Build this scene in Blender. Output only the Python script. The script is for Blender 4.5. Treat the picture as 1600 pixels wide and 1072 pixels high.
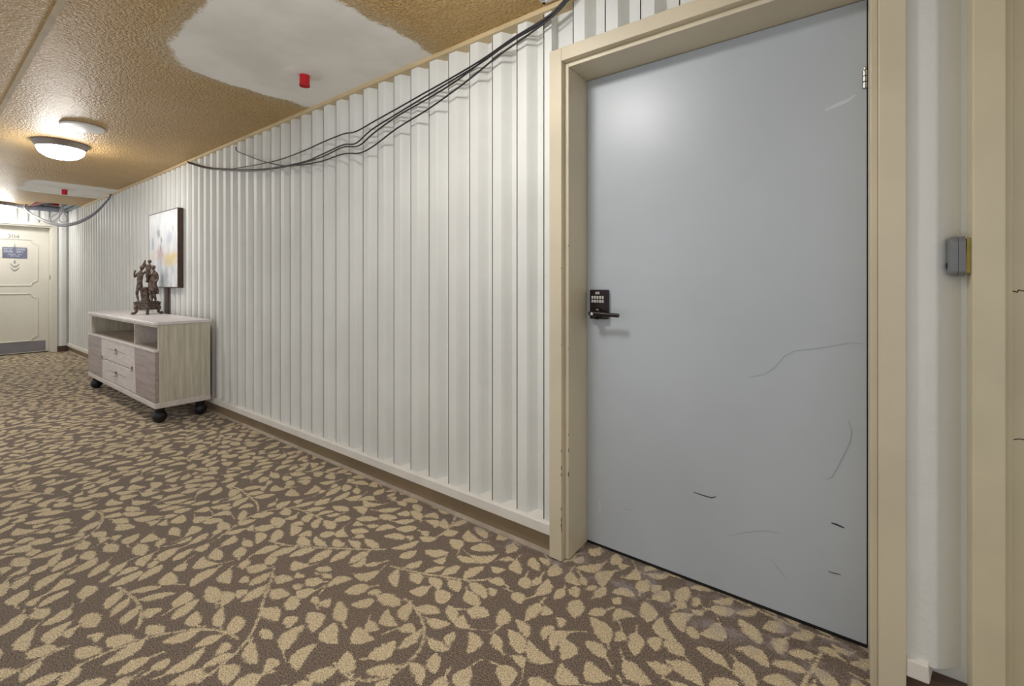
import bpy, bmesh, math, random
import numpy as np
from mathutils import Vector, Matrix

for o in list(bpy.data.objects):
    bpy.data.objects.remove(o, do_unlink=True)
scene = bpy.context.scene
COL = scene.collection

# ------------------------------------------------------------------ camera, world, exposure
F_PX = 704.0                       # focal length in pixels of a 1600 px wide frame
YAW = math.radians(36.56)
EYE = 1.15
cam_d = bpy.data.cameras.new('camera')
cam = bpy.data.objects.new('camera', cam_d); COL.objects.link(cam)
cam_d.sensor_width = 36.0
cam_d.lens = 36.0 * F_PX / 1600.0
cam_d.shift_y = -95.0 / 1600.0
cam_d.clip_start = 0.02
cam.location = (0, 0, EYE)
cam.rotation_euler = (math.pi / 2, 0, YAW)
scene.camera = cam

world = bpy.data.worlds.new('world'); scene.world = world
world.use_nodes = True
world.node_tree.nodes['Background'].inputs[0].default_value = (0.97, 0.985, 1.0, 1)
world.node_tree.nodes['Background'].inputs[1].default_value = 0.62      # even fill light that enters by the opening added on the camera's side
vs = scene.view_settings
vs.view_transform = 'Standard'; vs.look = 'None'; vs.gamma = 1.0; vs.use_curve_mapping = False
vs.exposure = 0.33
LAMP_STRENGTH = 48.0
LAMP_COLOR = (1.0, 0.98, 0.955)

# ------------------------------------------------------------------ main measures (metres)
CEIL = 2.31
Y_RIB, Y_VAL = 1.622, 1.668         # rib front and valley of the ribbed wall
Y_FRAME = 1.603                    # face of the door frames
Y_DOOR = 1.795                     # door leaf
X_END = -10.42                     # wall at the end of the corridor
Y_LEFT = -0.5
X_BACK = 4.0
PERIOD = 0.141

# ------------------------------------------------------------------ helpers
def lin(r, g, b):
    def c(v):
        v /= 255.0
        return v / 12.92 if v <= 0.04045 else ((v + 0.055) / 1.055) ** 2.4
    return (c(r), c(g), c(b), 1.0)

def put(o, parent=None):
    COL.objects.link(o)
    if parent: o.parent = parent
    return o

def tag(o, label=None, cat=None, group=None, kind=None):
    if label: o['label'] = label
    if cat: o['category'] = cat
    if group: o['group'] = group
    if kind: o['kind'] = kind
    return o

def empty(name, loc=(0, 0, 0), rz=0.0):
    o = bpy.data.objects.new(name, None); COL.objects.link(o)
    o.location = loc; o.rotation_euler = (0, 0, rz); o.empty_display_size = 0.05
    return o

class MB:
    """collects geometry for one mesh"""
    def __init__(s): s.v = []; s.f = []; s.m = []
    def add(s, vs_, fs_, m=0):
        n = len(s.v); s.v += [tuple(p) for p in vs_]
        s.f += [tuple(i + n for i in f) for f in fs_]; s.m += [m] * len(fs_)
        return s
    def box(s, x0, x1, y0, y1, z0, z1, m=0):
        return s.add([(x0,y0,z0),(x1,y0,z0),(x1,y1,z0),(x0,y1,z0),(x0,y0,z1),(x1,y0,z1),(x1,y1,z1),(x0,y1,z1)],
                     [(0,3,2,1),(4,5,6,7),(0,1,5,4),(1,2,6,5),(2,3,7,6),(3,0,4,7)], m)
    def prism(s, poly, z0, z1, m=0, axis='z'):
        n = len(poly)
        if axis == 'z': P = lambda a, b, h: (a, b, h)
        elif axis == 'x': P = lambda a, b, h: (h, a, b)      # poly in (y,z)
        else: P = lambda a, b, h: (a, h, b)                  # poly in (x,z)
        vs_ = [P(a, b, z0) for a, b in poly] + [P(a, b, z1) for a, b in poly]
        fs_ = [tuple(range(n - 1, -1, -1)), tuple(range(n, 2 * n))]
        fs_ += [(i, (i + 1) % n, n + (i + 1) % n, n + i) for i in range(n)]
        return s.add(vs_, fs_, m)
    def lathe(s, prof, seg=32, c=(0, 0, 0), m=0):
        vs_ = []; fs_ = []
        for r, z in prof:
            for k in range(seg):
                a = 2 * math.pi * k / seg
                vs_.append((c[0] + r * math.cos(a), c[1] + r * math.sin(a), c[2] + z))
        for i in range(len(prof) - 1):
            for k in range(seg):
                k2 = (k + 1) % seg
                fs_.append((i*seg+k, i*seg+k2, (i+1)*seg+k2, (i+1)*seg+k))
        fs_.append(tuple(range(seg - 1, -1, -1)))
        fs_.append(tuple((len(prof)-1)*seg + k for k in range(seg)))
        return s.add(vs_, fs_, m)
    def tube(s, pts, r, seg=8, m=0, smooth=4, closed=False):
        P = [Vector(p) for p in pts]
        if smooth > 1:
            Q = []
            n = len(P)
            for i in range(n if closed else n - 1):
                if closed: p0, p1, p2, p3 = P[(i-1) % n], P[i], P[(i+1) % n], P[(i+2) % n]
                else: p0, p1, p2, p3 = P[max(i-1,0)], P[i], P[i+1], P[min(i+2,n-1)]
                for k in range(smooth):
                    t = k / smooth
                    Q.append(0.5*((2*p1)+(p2-p0)*t+(2*p0-5*p1+4*p2-p3)*t*t+(3*p1-p0-3*p2+p3)*t**3))
            if not closed: Q.append(P[-1])
            P = Q
        n = len(P); vs_ = []; fs_ = []
        T = [((P[(i+1) % n] - P[i-1]) if closed else (P[min(i+1,n-1)] - P[max(i-1,0)])).normalized() for i in range(n)]
        up = Vector((0, 0, 1)) if abs(T[0].z) < 0.9 else Vector((1, 0, 0))
        N = (up - T[0] * up.dot(T[0])).normalized()
        for i in range(n):
            N = (N - T[i] * N.dot(T[i]))
            N = N.normalized() if N.length > 1e-6 else T[i].orthogonal().normalized()
            B = T[i].cross(N)
            rr = r[min(i, len(r)-1)] if isinstance(r, (list, tuple)) else r
            for k in range(seg):
                a = 2 * math.pi * k / seg
                vs_.append(P[i] + (N * math.cos(a) + B * math.sin(a)) * rr)
        for i in range(n if closed else n - 1):
            j = (i + 1) % n
            for k in range(seg):
                k2 = (k + 1) % seg
                fs_.append((i*seg+k, i*seg+k2, j*seg+k2, j*seg+k))
        if not closed:
            fs_.append(tuple(range(seg-1, -1, -1))); fs_.append(tuple((n-1)*seg+k for k in range(seg)))
        return s.add(vs_, fs_, m)
    def mesh(s, name, mats, smooth=False):
        me = bpy.data.meshes.new(name)
        me.from_pydata(s.v, [], s.f)
        if not isinstance(mats, (list, tuple)): mats = [mats]
        for mt in mats: me.materials.append(mt)
        me.polygons.foreach_set('material_index', s.m)
        bm = bmesh.new(); bm.from_mesh(me); bmesh.ops.recalc_face_normals(bm, faces=bm.faces); bm.to_mesh(me); bm.free()
        if smooth:
            me.polygons.foreach_set('use_smooth', [True] * len(me.polygons))
            me.set_sharp_from_angle(angle=math.radians(smooth if smooth is not True else 40))
        me.update()
        return me
    def obj(s, name, mats, parent=None, smooth=False, bevel=0.0, seg=2):
        o = put(bpy.data.objects.new(name, s.mesh(name, mats, smooth)), parent)
        if bevel:
            b = o.modifiers.new('bevel', 'BEVEL'); b.width = bevel; b.segments = seg; b.limit_method = 'ANGLE'
            b.angle_limit = math.radians(35); b.harden_normals = False
        return o

def on_plane_y(px, py, y):
    """point of the plane y = const that stands at a place measured in the photograph"""
    r = (px - 800.0) / F_PX; c, s = math.cos(YAW), math.sin(YAW)
    Z = y / (c + s * r)
    return Vector((Z * (c * r - s), y, EYE + (441.0 - py) / F_PX * Z))

# ------------------------------------------------------------------ materials
class NT:
    def __init__(s, name):
        s.mat = bpy.data.materials.new(name); s.mat.use_nodes = True
        s.nt = s.mat.node_tree; s.b = s.nt.nodes['Principled BSDF']
        s.pos = None
    def n(s, t, **kw):
        nd = s.nt.nodes.new(t)
        for k, v in kw.items(): setattr(nd, k, v)
        return nd
    def link(s, a, b): s.nt.links.new(a, b)
    def inp(s, sock, v):
        if hasattr(v, 'is_output') or isinstance(v, bpy.types.NodeSocket): s.link(v, sock)
        else: sock.default_value = v
    def position(s):
        if s.pos is None: s.pos = s.n('ShaderNodeNewGeometry').outputs['Position']
        return s.pos
    def obj(s): return s.n('ShaderNodeTexCoord').outputs['Object']
    def math(s, op, a, b=0.0, c=None, clamp=False):
        nd = s.n('ShaderNodeMath', operation=op, use_clamp=clamp)
        s.inp(nd.inputs[0], a); s.inp(nd.inputs[1], b)
        if c is not None: s.inp(nd.inputs[2], c)
        return nd.outputs[0]
    def scalev(s, v, sc):
        nd = s.n('ShaderNodeMapping'); s.link(v, nd.inputs[0]); nd.inputs['Scale'].default_value = sc
        return nd.outputs[0]
    def noise(s, v, scale, detail=3.0, rough=0.55, out='Fac'):
        nd = s.n('ShaderNodeTexNoise'); s.link(v, nd.inputs['Vector'])
        nd.inputs['Scale'].default_value = scale; nd.inputs['Detail'].default_value = detail; nd.inputs['Roughness'].default_value = rough
        return nd.outputs[out]
    def step(s, v, a, b, lo=0.0, hi=1.0):
        nd = s.n('ShaderNodeMapRange', interpolation_type='SMOOTHSTEP'); s.inp(nd.inputs[0], v)
        nd.inputs[1].default_value = a; nd.inputs[2].default_value = b; nd.inputs[3].default_value = lo; nd.inputs[4].default_value = hi
        return nd.outputs[0]
    def mix(s, f, a, b):
        nd = s.n('ShaderNodeMix', data_type='RGBA'); s.inp(nd.inputs['Factor'], f)
        s.inp(nd.inputs['A'], a) if False else s.inp(nd.inputs[6], a); s.inp(nd.inputs[7], b)
        return nd.outputs[2]
    def xyz(s, v):
        nd = s.n('ShaderNodeSeparateXYZ'); s.link(v, nd.inputs[0]); return nd.outputs
    def bump(s, h, strength, dist):
        nd = s.n('ShaderNodeBump'); s.inp(nd.inputs['Height'], h); s.inp(nd.inputs['Strength'], strength); nd.inputs['Distance'].default_value = dist
        s.link(nd.outputs[0], s.b.inputs['Normal'])
    def fin(s, col=None, rough=None, metal=None, spec=None):
        if col is not None: s.inp(s.b.inputs['Base Color'], col)
        if rough is not None: s.inp(s.b.inputs['Roughness'], rough)
        if metal is not None: s.b.inputs['Metallic'].default_value = metal
        if spec is not None: s.b.inputs['Specular IOR Level'].default_value = spec
        return s.mat

def paint(name, rgb, rough=0.5, var=0.06, scale=3.0, bump=0.0, bscale=120.0, metal=0.0, dirt=None, world_pos=True, spec=None):
    m = NT(name); v = m.position() if world_pos else m.obj()
    c = lin(*rgb); d = tuple(x * (1 - var * 2.2) for x in c[:3]) + (1,)
    col = m.mix(m.step(m.noise(v, scale, 4), 0.35, 0.7), c, d)
    if dirt:
        k = m.step(m.noise(v, dirt[1], 5, 0.7), dirt[2], dirt[2] + 0.06)
        col = m.mix(k, col, lin(*dirt[0]))
    if bump: m.bump(m.noise(v, bscale, 3, 0.6), bump, 0.004)
    return m.fin(col, rough, metal, spec)

def wood(name, rgb_a, rgb_b, stretch, rough=0.45, scale=30.0):
    m = NT(name); v = m.scalev(m.position(), stretch)
    f = m.step(m.noise(v, scale, 5, 0.65), 0.3, 0.72)
    m.bump(f, 0.08, 0.002)
    return m.fin(m.mix(f, lin(*rgb_a), lin(*rgb_b)), rough)

MAT = {}
MAT['wall'] = paint('painted ribbed wall', (229, 230, 226), 0.5, 0.035, 2.2, 0.4, 60.0)
MAT['joint'] = paint('brown panel joint', (132, 112, 90), 0.8, 0.1, 12.0)
MAT['ledge'] = paint('white painted ledge', (232, 228, 219), 0.5, 0.04, 4.0, 0.1, 60.0)
MAT['beige'] = paint('beige frame paint', (214, 203, 178), 0.38, 0.05, 2.5, 0.05, 40.0, dirt=((92, 74, 50), 26.0, 0.735))
MAT['beige2'] = paint('beige door paint', (212, 202, 173), 0.4, 0.05, 2.5, 0.05, 40.0, dirt=((120, 100, 70), 22.0, 0.745))
MAT['crown'] = paint('tan ceiling trim', (212, 190, 148), 0.45, 0.06, 5.0, 0.05, 60)
MAT['door_blue'] = paint('pale blue grey door paint', (186, 193, 200), 0.36, 0.035, 1.6, 0.03, 30.0)
MAT['cream'] = paint('cream door paint', (230, 227, 215), 0.45, 0.02, 3.0)
MAT['kick'] = paint('grey kick plate', (150, 150, 160), 0.3, 0.05, 6.0, metal=0.4)
MAT['base_brown'] = paint('brown vinyl cove base', (139, 120, 95), 0.42, 0.09, 3.5, 0.03, 30)
MAT['toe'] = paint('dusty pale base toe', (182, 168, 150), 0.7, 0.12, 12.0)
MAT['base_dark'] = paint('dark brown base', (92, 70, 62), 0.5, 0.08, 5.0)
MAT['white'] = paint('white plastic', (226, 224, 222), 0.4, 0.02, 6.0)
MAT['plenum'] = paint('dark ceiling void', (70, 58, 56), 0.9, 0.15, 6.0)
MAT['black'] = paint('black rubber', (26, 25, 27), 0.45, 0.08, 20.0)
MAT['cable'] = paint('black cable sheath', (38, 36, 40), 0.42, 0.05, 20.0)
MAT['greycable'] = paint('grey cable sheath', (120, 120, 128), 0.45, 0.08, 20.0)
MAT['whitecable'] = paint('white cable sheath', (206, 204, 208), 0.45, 0.05, 20.0)
MAT['red'] = paint('red plastic cap', (196, 20, 34), 0.25, 0.06, 20.0)
MAT['redpipe'] = paint('red painted pipe', (158, 36, 46), 0.45, 0.12, 20.0)
MAT['galv'] = paint('galvanised metal', (150, 156, 168), 0.4, 0.1, 14.0, metal=0.6)
MAT['rim'] = paint('brushed pewter rim', (140, 130, 126), 0.38, 0.05, 12.0, metal=0.35)
MAT['lockblack'] = paint('aged bronze lock case', (40, 31, 30), 0.3, 0.1, 30.0, metal=0.5)
MAT['chrome'] = paint('bright metal', (205, 205, 205), 0.2, 0.05, 20.0, metal=1.0)
MAT['keywhite'] = paint('pale lit key', (214, 212, 206), 0.4, 0.03, 20.0)
MAT['bell'] = paint('grey doorbell shell', (118, 121, 122), 0.22, 0.04, 20.0)
MAT['brass'] = paint('brass wedge bracket', (158, 140, 70), 0.35, 0.1, 20.0, metal=0.5)
MAT['scuff'] = paint('dark scuff', (58, 60, 64), 0.7, 0.1, 30.0)
MAT['scratch'] = paint('faint grey scratch', (164, 171, 179), 0.6, 0.04, 30.0)
MAT['chip'] = paint('bare primer chip', (86, 68, 48), 0.8, 0.1, 40.0)
MAT['smear'] = paint('pale rub mark', (206, 211, 216), 0.6, 0.03, 30.0)
MAT['signblue'] = paint('slate blue sign', (112, 118, 142), 0.4, 0.04, 12.0)
MAT['signwhite'] = paint('sign lettering white', (216, 218, 230), 0.5, 0.02, 12.0)
MAT['numgrey'] = paint('pewter number', (168, 166, 164), 0.45, 0.05, 20.0, metal=0.0)
MAT['walnut'] = wood('walnut frame', (88, 62, 50), (58, 39, 31), (1, 1, 0.12), 0.5, 60)
MAT['brownboard'] = wood('brown strip', (112, 92, 80), (84, 66, 58), (1, 1, 0.1), 0.6, 60)
MAT['cab_top'] = wood('whitewashed top', (234, 229, 229), (220, 214, 215), (0.15, 1, 1), 0.36, 40)
MAT['cab_side'] = wood('whitewashed side grain', (218, 212, 196), (186, 180, 163), (1, 1, 0.06), 0.45, 45)
MAT['cab_light'] = wood('whitewashed drawer grain', (226, 218, 212), (208, 199, 195), (0.2, 1, 1), 0.42, 40)
MAT['cab_mauve'] = wood('mauve grey door grain', (184, 170, 166), (152, 138, 136), (0.06, 1, 1), 0.42, 45)
MAT['cab_in'] = wood('inner shelf grain', (194, 180, 166), (172, 158, 146), (0.15, 1, 1), 0.5, 40)
MAT['groove'] = paint('groove line', (150, 140, 136), 0.6, 0.05, 20)

# bronze of the statue
m = NT('dark bronze'); v = m.obj()
f = m.step(m.noise(v, 45.0, 4), 0.35, 0.7)
m.bump(m.noise(v, 140.0, 3), 0.35, 0.002)
MAT['bronze'] = m.fin(m.mix(f, lin(70, 57, 50), lin(124, 106, 94)), 0.36, 0.3)

# lamp glass
m = NT('lit opal glass')
m.b.inputs['Emission Color'].default_value = (*LAMP_COLOR, 1); m.b.inputs['Emission Strength'].default_value = LAMP_STRENGTH
MAT['opal'] = m.fin((0.9, 0.9, 0.88, 1), 0.3)

# ceiling: glossy tan knock-down texture with smooth skim-coat patches
def ceiling_material():
    m = NT('textured tan ceiling'); P = m.position(); x, y, z = m.xyz(P)
    wob = m.math('MULTIPLY', m.math('SUBTRACT', m.noise(P, 3.2, 3), 0.5), 0.16)
    fine = m.math('MULTIPLY', m.math('SUBTRACT', m.noise(P, 45.0, 2), 0.5), 0.05)
    wob = m.math('ADD', wob, fine)
    def patch(x0, x1, y0, y1, r):
        cx, hx, cy, hy = (x0+x1)/2, (x1-x0)/2, (y0+y1)/2, (y1-y0)/2
        dx = m.math('MAXIMUM', m.math('SUBTRACT', m.math('ABSOLUTE', m.math('SUBTRACT', x, cx)), hx - r), 0.0)
        dy = m.math('MAXIMUM', m.math('SUBTRACT', m.math('ABSOLUTE', m.math('SUBTRACT', y, cy)), hy - r), 0.0)
        d = m.math('SQRT', m.math('ADD', m.math('MULTIPLY', dx, dx), m.math('MULTIPLY', dy, dy)))
        return m.math('ADD', m.math('SUBTRACT', d, r), wob)
    d = m.math('MINIMUM', patch(-2.88, -1.69, 0.76, 2.4, 0.30), patch(-8.36, -7.34, 0.84, 2.4, 0.12))
    mask = m.step(d, -0.012, 0.018, 1.0, 0.0)
    halo = m.step(d, 0.0, 0.13, 1.0, 0.0)
    tan = m.mix(m.step(m.noise(P, 1.4, 3), 0.3, 0.7), lin(200, 165, 108), lin(184, 148, 92))
    grain = m.step(m.noise(P, 85.0, 3, 0.6), 0.46, 0.62)
    tan = m.mix(m.math('MULTIPLY', grain, 0.55), tan, lin(216, 186, 132))
    tan = m.mix(m.math('MULTIPLY', halo, 0.35), tan, lin(206, 196, 172))
    white = m.mix(m.step(m.noise(P, 2.3, 4), 0.4, 0.75), lin(246, 244, 239), lin(230, 228, 221))
    col = m.mix(mask, tan, white)
    h = m.math('ADD', m.noise(P, 70.0, 2, 0.5), m.math('MULTIPLY', m.noise(P, 130.0, 2, 0.5), 0.4))
    m.bump(h, m.math('SUBTRACT', 1.0, m.math('MULTIPLY', mask, 0.97)), 0.022)
    rough = m.math('ADD', 0.40, m.math('MULTIPLY', mask, 0.3))
    return m.fin(col, rough, spec=0.28)
MAT['ceiling'] = ceiling_material()
MAT['mound'] = paint('skim coat plaster', (238, 236, 230), 0.65, 0.03, 6.0)
MAT['tape'] = paint('pale seam tape', (196, 180, 150), 0.45, 0.08, 8.0, 0.3, 60)

# carpet: the leaf print comes from the signed distance stored on the floor mesh
def carpet_material():
    m = NT('leaf pattern carpet'); P = m.position(); x, y, z = m.xyz(P)
    at = m.n('ShaderNodeAttribute', attribute_name='leaf').outputs['Fac']
    n1 = m.noise(P, 220.0, 2, 0.6); n2 = m.noise(P, 60.0, 3)
    d = m.math('ADD', at, m.math('MULTIPLY', m.math('SUBTRACT', n1, 0.5), 0.022))
    d = m.math('ADD', d, m.math('MULTIPLY', m.math('SUBTRACT', n2, 0.5), 0.018))
    leaf = m.step(d, -0.0022, 0.0034, 1.0, 0.0)
    pile = m.noise(P, 230.0, 3, 0.8)
    big = m.noise(P, 1.7, 3)
    dark = m.mix(m.step(pile, 0.34, 0.66), lin(60, 49, 42), lin(160, 141, 123))
    lite = m.mix(m.step(pile, 0.34, 0.66), lin(164, 141, 105), lin(250, 233, 196))
    lite = m.mix(m.math('MULTIPLY', m.step(n2, 0.5, 0.75), 0.35), lite, lin(150, 126, 92))
    col = m.mix(leaf, dark, lite)
    col = m.mix(m.math('MULTIPLY', m.step(big, 0.5, 0.75), 0.18), col, lin(132, 108, 84))
    # pale lint trodden in along the wall beside the door
    edge = m.math('MULTIPLY', m.step(y, 1.47, 1.60), m.step(x, -2.2, -1.2))
    lint = m.math('MULTIPLY', edge, m.step(m.noise(P, 14.0, 5, 0.7), 0.47, 0.66))
    col = m.mix(m.math('MULTIPLY', lint, 0.6), col, lin(172, 160, 158))
    m.bump(m.math('ADD', pile, m.math('MULTIPLY', leaf, 0.25)), 0.5, 0.005)
    mt = m.fin(col, 0.95)
    m.b.inputs['Specular IOR Level'].default_value = 0.15
    m.b.inputs['Sheen Weight'].default_value = 0.15
    return mt
MAT['carpet'] = carpet_material()

# painting canvas: pale ground with blotches of colour (object space: x across, z up, centred)
def canvas_material():
    m = NT('abstract canvas'); v = m.obj(); x, y, z = m.xyz(v)
    st = m.scalev(v, (1, 1, 0.55))
    col = m.mix(m.step(m.noise(st, 9.0, 5, 0.65), 0.35, 0.7), lin(236, 238, 240), lin(214, 219, 224))
    low = m.step(z, 0.0, -0.3)
    col = m.mix(m.math('MULTIPLY', low, m.step(m.noise(st, 7.0, 4), 0.42, 0.58)), col, lin(186, 194, 198))
    def spot(cx, cz, sx, sz, rgb, k=0.9):
        nonlocal col
        dx = m.math('DIVIDE', m.math('SUBTRACT', x, cx), sx); dz = m.math('DIVIDE', m.math('SUBTRACT', z, cz), sz)
        d = m.math('SQRT', m.math('ADD', m.math('MULTIPLY', dx, dx), m.math('MULTIPLY', dz, dz)))
        d = m.math('ADD', d, m.math('MULTIPLY', m.math('SUBTRACT', m.noise(st, 26.0, 5, 0.7), 0.5), 2.6))
        col = m.mix(m.math('MULTIPLY', m.step(d, 1.2, 0.3), k * 0.85), col, lin(*rgb))
    spot(0.22, -0.10, 0.22, 0.09, (222, 196, 122)); spot(0.36, -0.07, 0.1, 0.05, (226, 200, 130))
    spot(-0.08, -0.04, 0.11, 0.10, (196, 158, 160)); spot(-0.06, 0.02, 0.03, 0.05, (120, 98, 108), 0.6)
    spot(-0.12, 0.17, 0.07, 0.06, (128, 134, 146)); spot(-0.04, 0.10, 0.03, 0.05, (120, 130, 152))
    spot(-0.30, 0.07, 0.03, 0.07, (140, 152, 184)); spot(0.20, 0.12, 0.09, 0.07, (172, 182, 206), 0.7)
    spot(-0.34, 0.24, 0.02, 0.05, (176, 188, 214)); spot(0.05, -0.30, 0.14, 0.10, (156, 168, 178), 0.7)
    spot(-0.30, -0.06, 0.07, 0.05, (232, 216, 178), 0.7); spot(0.30, 0.20, 0.02, 0.05, (166, 176, 184), 0.7)
    m.bump(m.noise(st, 30.0, 4), 0.3, 0.004)
    return m.fin(col, 0.4)
MAT['canvas'] = canvas_material()

# ================================================================== SETTING
# ---- carpet floor with its leaf print
def build_floor():
    rng = random.Random(7)
    X0, X1, Y0, Y1 = -10.75, 0.95, Y_LEFT - 0.05, 1.95
    RES = 0.010
    nx, ny = int((X1 - X0) / RES) + 1, int((Y1 - Y0) / RES) + 1
    S = np.full((nx, ny), 0.03, np.float32)
    items = []
    def leaf_sdf(gx, gy, it):
        px, py, ang, L, W, k, tail = it
        c, s = math.cos(ang), math.sin(ang)
        u = (gx - px) * c + (gy - py) * s; v = -(gx - px) * s + (gy - py) * c
        t = u / L
        v = v - k * L * (t - 0.5) ** 2 * 2.0
        tc = np.clip(t, 0.0, 1.0)
        w = W * np.sin(np.pi * tc ** 0.85) ** 0.75
        d = np.abs(v) - w
        out = np.maximum(-t, t - 1.0) * L
        d = np.where(out > 0, np.sqrt(np.maximum(d, 0) ** 2 + out ** 2), d * 0.85)
        if tail > 0:
            dt = np.maximum(np.abs(v) - 0.0032, np.maximum(u - 0.1 * L, -tail - u))
            d = np.minimum(d, dt)
        return d
    def patch(it, x0, y0, res, shp):
        px, py, ang, L, W, k, tail = it
        cx, cy = px + math.cos(ang) * L / 2, py + math.sin(ang) * L / 2
        R = L / 2 + 0.03 + tail
        i0, i1 = int((cx - R - x0) / res), int((cx + R - x0) / res) + 2
        j0, j1 = int((cy - R - y0) / res), int((cy + R - y0) / res) + 2
        i0, j0 = max(i0, 0), max(j0, 0); i1, j1 = min(i1, shp[0]), min(j1, shp[1])
        if i1 <= i0 or j1 <= j0: return None
        gx = (x0 + np.arange(i0, i1) * res)[:, None]; gy = (y0 + np.arange(j0, j1) * res)[None, :]
        return i0, i1, j0, j1, leaf_sdf(gx, gy, it)
    def seg_patch(a, b, hw, x0, y0, res, shp):
        R = 0.035
        i0, i1 = int((min(a[0], b[0]) - R - x0) / res), int((max(a[0], b[0]) + R - x0) / res) + 2
        j0, j1 = int((min(a[1], b[1]) - R - y0) / res), int((max(a[1], b[1]) + R - y0) / res) + 2
        i0, j0 = max(i0, 0), max(j0, 0); i1, j1 = min(i1, shp[0]), min(j1, shp[1])
        if i1 <= i0 or j1 <= j0: return None
        gx = (x0 + np.arange(i0, i1) * res)[:, None]; gy = (y0 + np.arange(j0, j1) * res)[None, :]
        dx, dy = b[0] - a[0], b[1] - a[1]; l2 = dx * dx + dy * dy + 1e-9
        t = np.clip(((gx - a[0]) * dx + (gy - a[1]) * dy) / l2, 0, 1)
        d = np.sqrt((gx - a[0] - t * dx) ** 2 + (gy - a[1] - t * dy) ** 2) - hw
        return i0, i1, j0, j1, d
    def try_leaf(it, gap=0.007):
        p = patch(it, X0, Y0, RES, S.shape)
        if p is None: return False
        i0, i1, j0, j1, d = p
        sub = S[i0:i1, j0:j1]
        if np.any((d < 0.002) & (sub < gap - 0.001)): return False
        np.minimum(sub, d, out=sub)
        items.append(it); return True
    segs = []
    nv = 170
    for _ in range(nv):
        x, y = rng.uniform(X0, X1), rng.uniform(Y0, Y1); a = rng.uniform(0, 2 * math.pi); kap = rng.uniform(-4, 4)
        pts = [(x, y)]; st = 0.02
        for i in range(rng.randint(14, 34)):
            kap += rng.uniform(-2.2, 2.2); kap = max(-9, min(9, kap)); a += kap * st
            x += math.cos(a) * st; y += math.sin(a) * st
            ii, jj = int((x - X0) / RES), int((y - Y0) / RES)
            if 0 <= ii < nx and 0 <= jj < ny and S[ii, jj] < 0.012 and i > 1: break
            pts.append((x, y))
        if len(pts) < 8: continue
        cand = []
        for i in range(1, len(pts) - 1, 2):
            ta = math.atan2(pts[i+1][1] - pts[i-1][1], pts[i+1][0] - pts[i-1][0])
            sd = 1 if (i // 2) % 2 else -1
            an = ta + sd * rng.uniform(0.6, 1.05); off = 0.014
            cand.append((pts[i][0] + math.cos(an) * off, pts[i][1] + math.sin(an) * off, an, rng.uniform(0.07, 0.11), rng.uniform(0.017, 0.027), sd * rng.uniform(-0.25, 0.25), 0.012))
        n0 = len(items)
        for it in cand: try_leaf(it, 0.006)
        for p, q in zip(pts[:-1], pts[1:]):
            segs.append((p, q))
            r = seg_patch(p, q, 0.0033, X0, Y0, RES, S.shape)
            if r is not None:
                i0, i1, j0, j1, d = r; np.minimum(S[i0:i1, j0:j1], d, out=S[i0:i1, j0:j1])
    fld = lambda x, y: 1.7 * math.sin(1.9 * x + 0.6) + 1.5 * math.sin(2.6 * y + 1.1 * x) + 0.8 * math.sin(5.1 * x - 3.3 * y)
    for rnd, (cnt, l0, l1, w0, w1) in enumerate(((11000, 0.08, 0.12, 0.021, 0.030), (14000, 0.06, 0.09, 0.018, 0.027), (18000, 0.045, 0.07, 0.013, 0.021))):
        for _ in range(cnt):
            x, y = rng.uniform(X0, X1), rng.uniform(Y0, Y1)
            ii, jj = int((x - X0) / RES), int((y - Y0) / RES)
            if S[min(ii, nx-1), min(jj, ny-1)] < 0.01: continue
            a = fld(x, y) + rng.choice((0, math.pi)) + rng.uniform(-0.7, 0.7)
            try_leaf((x, y, a, rng.uniform(l0, l1), rng.uniform(w0, w1), rng.uniform(-0.6, 0.6), rng.choice((0, 0.02, 0.035))), 0.0035)
    # raster on the two floor grids
    verts = []; faces = []; sd = []
    off = 0
    for gx0, gx1, res in ((-3.6, 0.9, 0.005), (-10.70, -3.6, 0.010), (0.9, X_BACK + 0.1, 0.05)):
        gy0, gy1 = Y_LEFT - 0.02, 1.87
        n_x, n_y = int(round((gx1 - gx0) / res)) + 1, int(round((gy1 - gy0) / res)) + 1
        T = np.full((n_x, n_y), 0.03, np.float32)
        if gx0 < 0.9:
            for it in items:
                if gx0 - 0.2 < it[0] < gx1 + 0.2:
                    p = patch(it, gx0, gy0, res, T.shape)
                    if p: i0, i1, j0, j1, d = p; np.minimum(T[i0:i1, j0:j1], d, out=T[i0:i1, j0:j1])
            for p, q in segs:
                if gx0 - 0.1 < p[0] < gx1 + 0.1:
                    r = seg_patch(p, q, 0.0036, gx0, gy0, res, T.shape)
                    if r: i0, i1, j0, j1, d = r; np.minimum(T[i0:i1, j0:j1], d, out=T[i0:i1, j0:j1])
        xs = np.linspace(gx0, gx1, n_x); ys = np.linspace(gy0, gy1, n_y)
        V = np.zeros((n_x, n_y, 3), np.float32); V[..., 0] = xs[:, None]; V[..., 1] = ys[None, :]
        idx = np.arange(n_x * n_y).reshape(n_x, n_y) + off
        Fq = np.stack([idx[:-1, :-1], idx[1:, :-1], idx[1:, 1:], idx[:-1, 1:]], -1).reshape(-1, 4)
        verts.append(V.reshape(-1, 3)); faces.append(Fq); sd.append(T.reshape(-1)); off += n_x * n_y
    V = np.concatenate(verts); Fq = np.concatenate(faces).astype(np.int32); sdv = np.concatenate(sd)
    me = bpy.data.meshes.new('floor')
    me.vertices.add(len(V)); me.vertices.foreach_set('co', V.ravel())
    me.loops.add(Fq.size); me.loops.foreach_set('vertex_index', Fq.ravel())
    me.polygons.add(len(Fq)); me.polygons.foreach_set('loop_start', np.arange(0, Fq.size, 4, dtype=np.int32))
    try: me.polygons.foreach_set('loop_total', np.full(len(Fq), 4, np.int32))
    except Exception: pass
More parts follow.
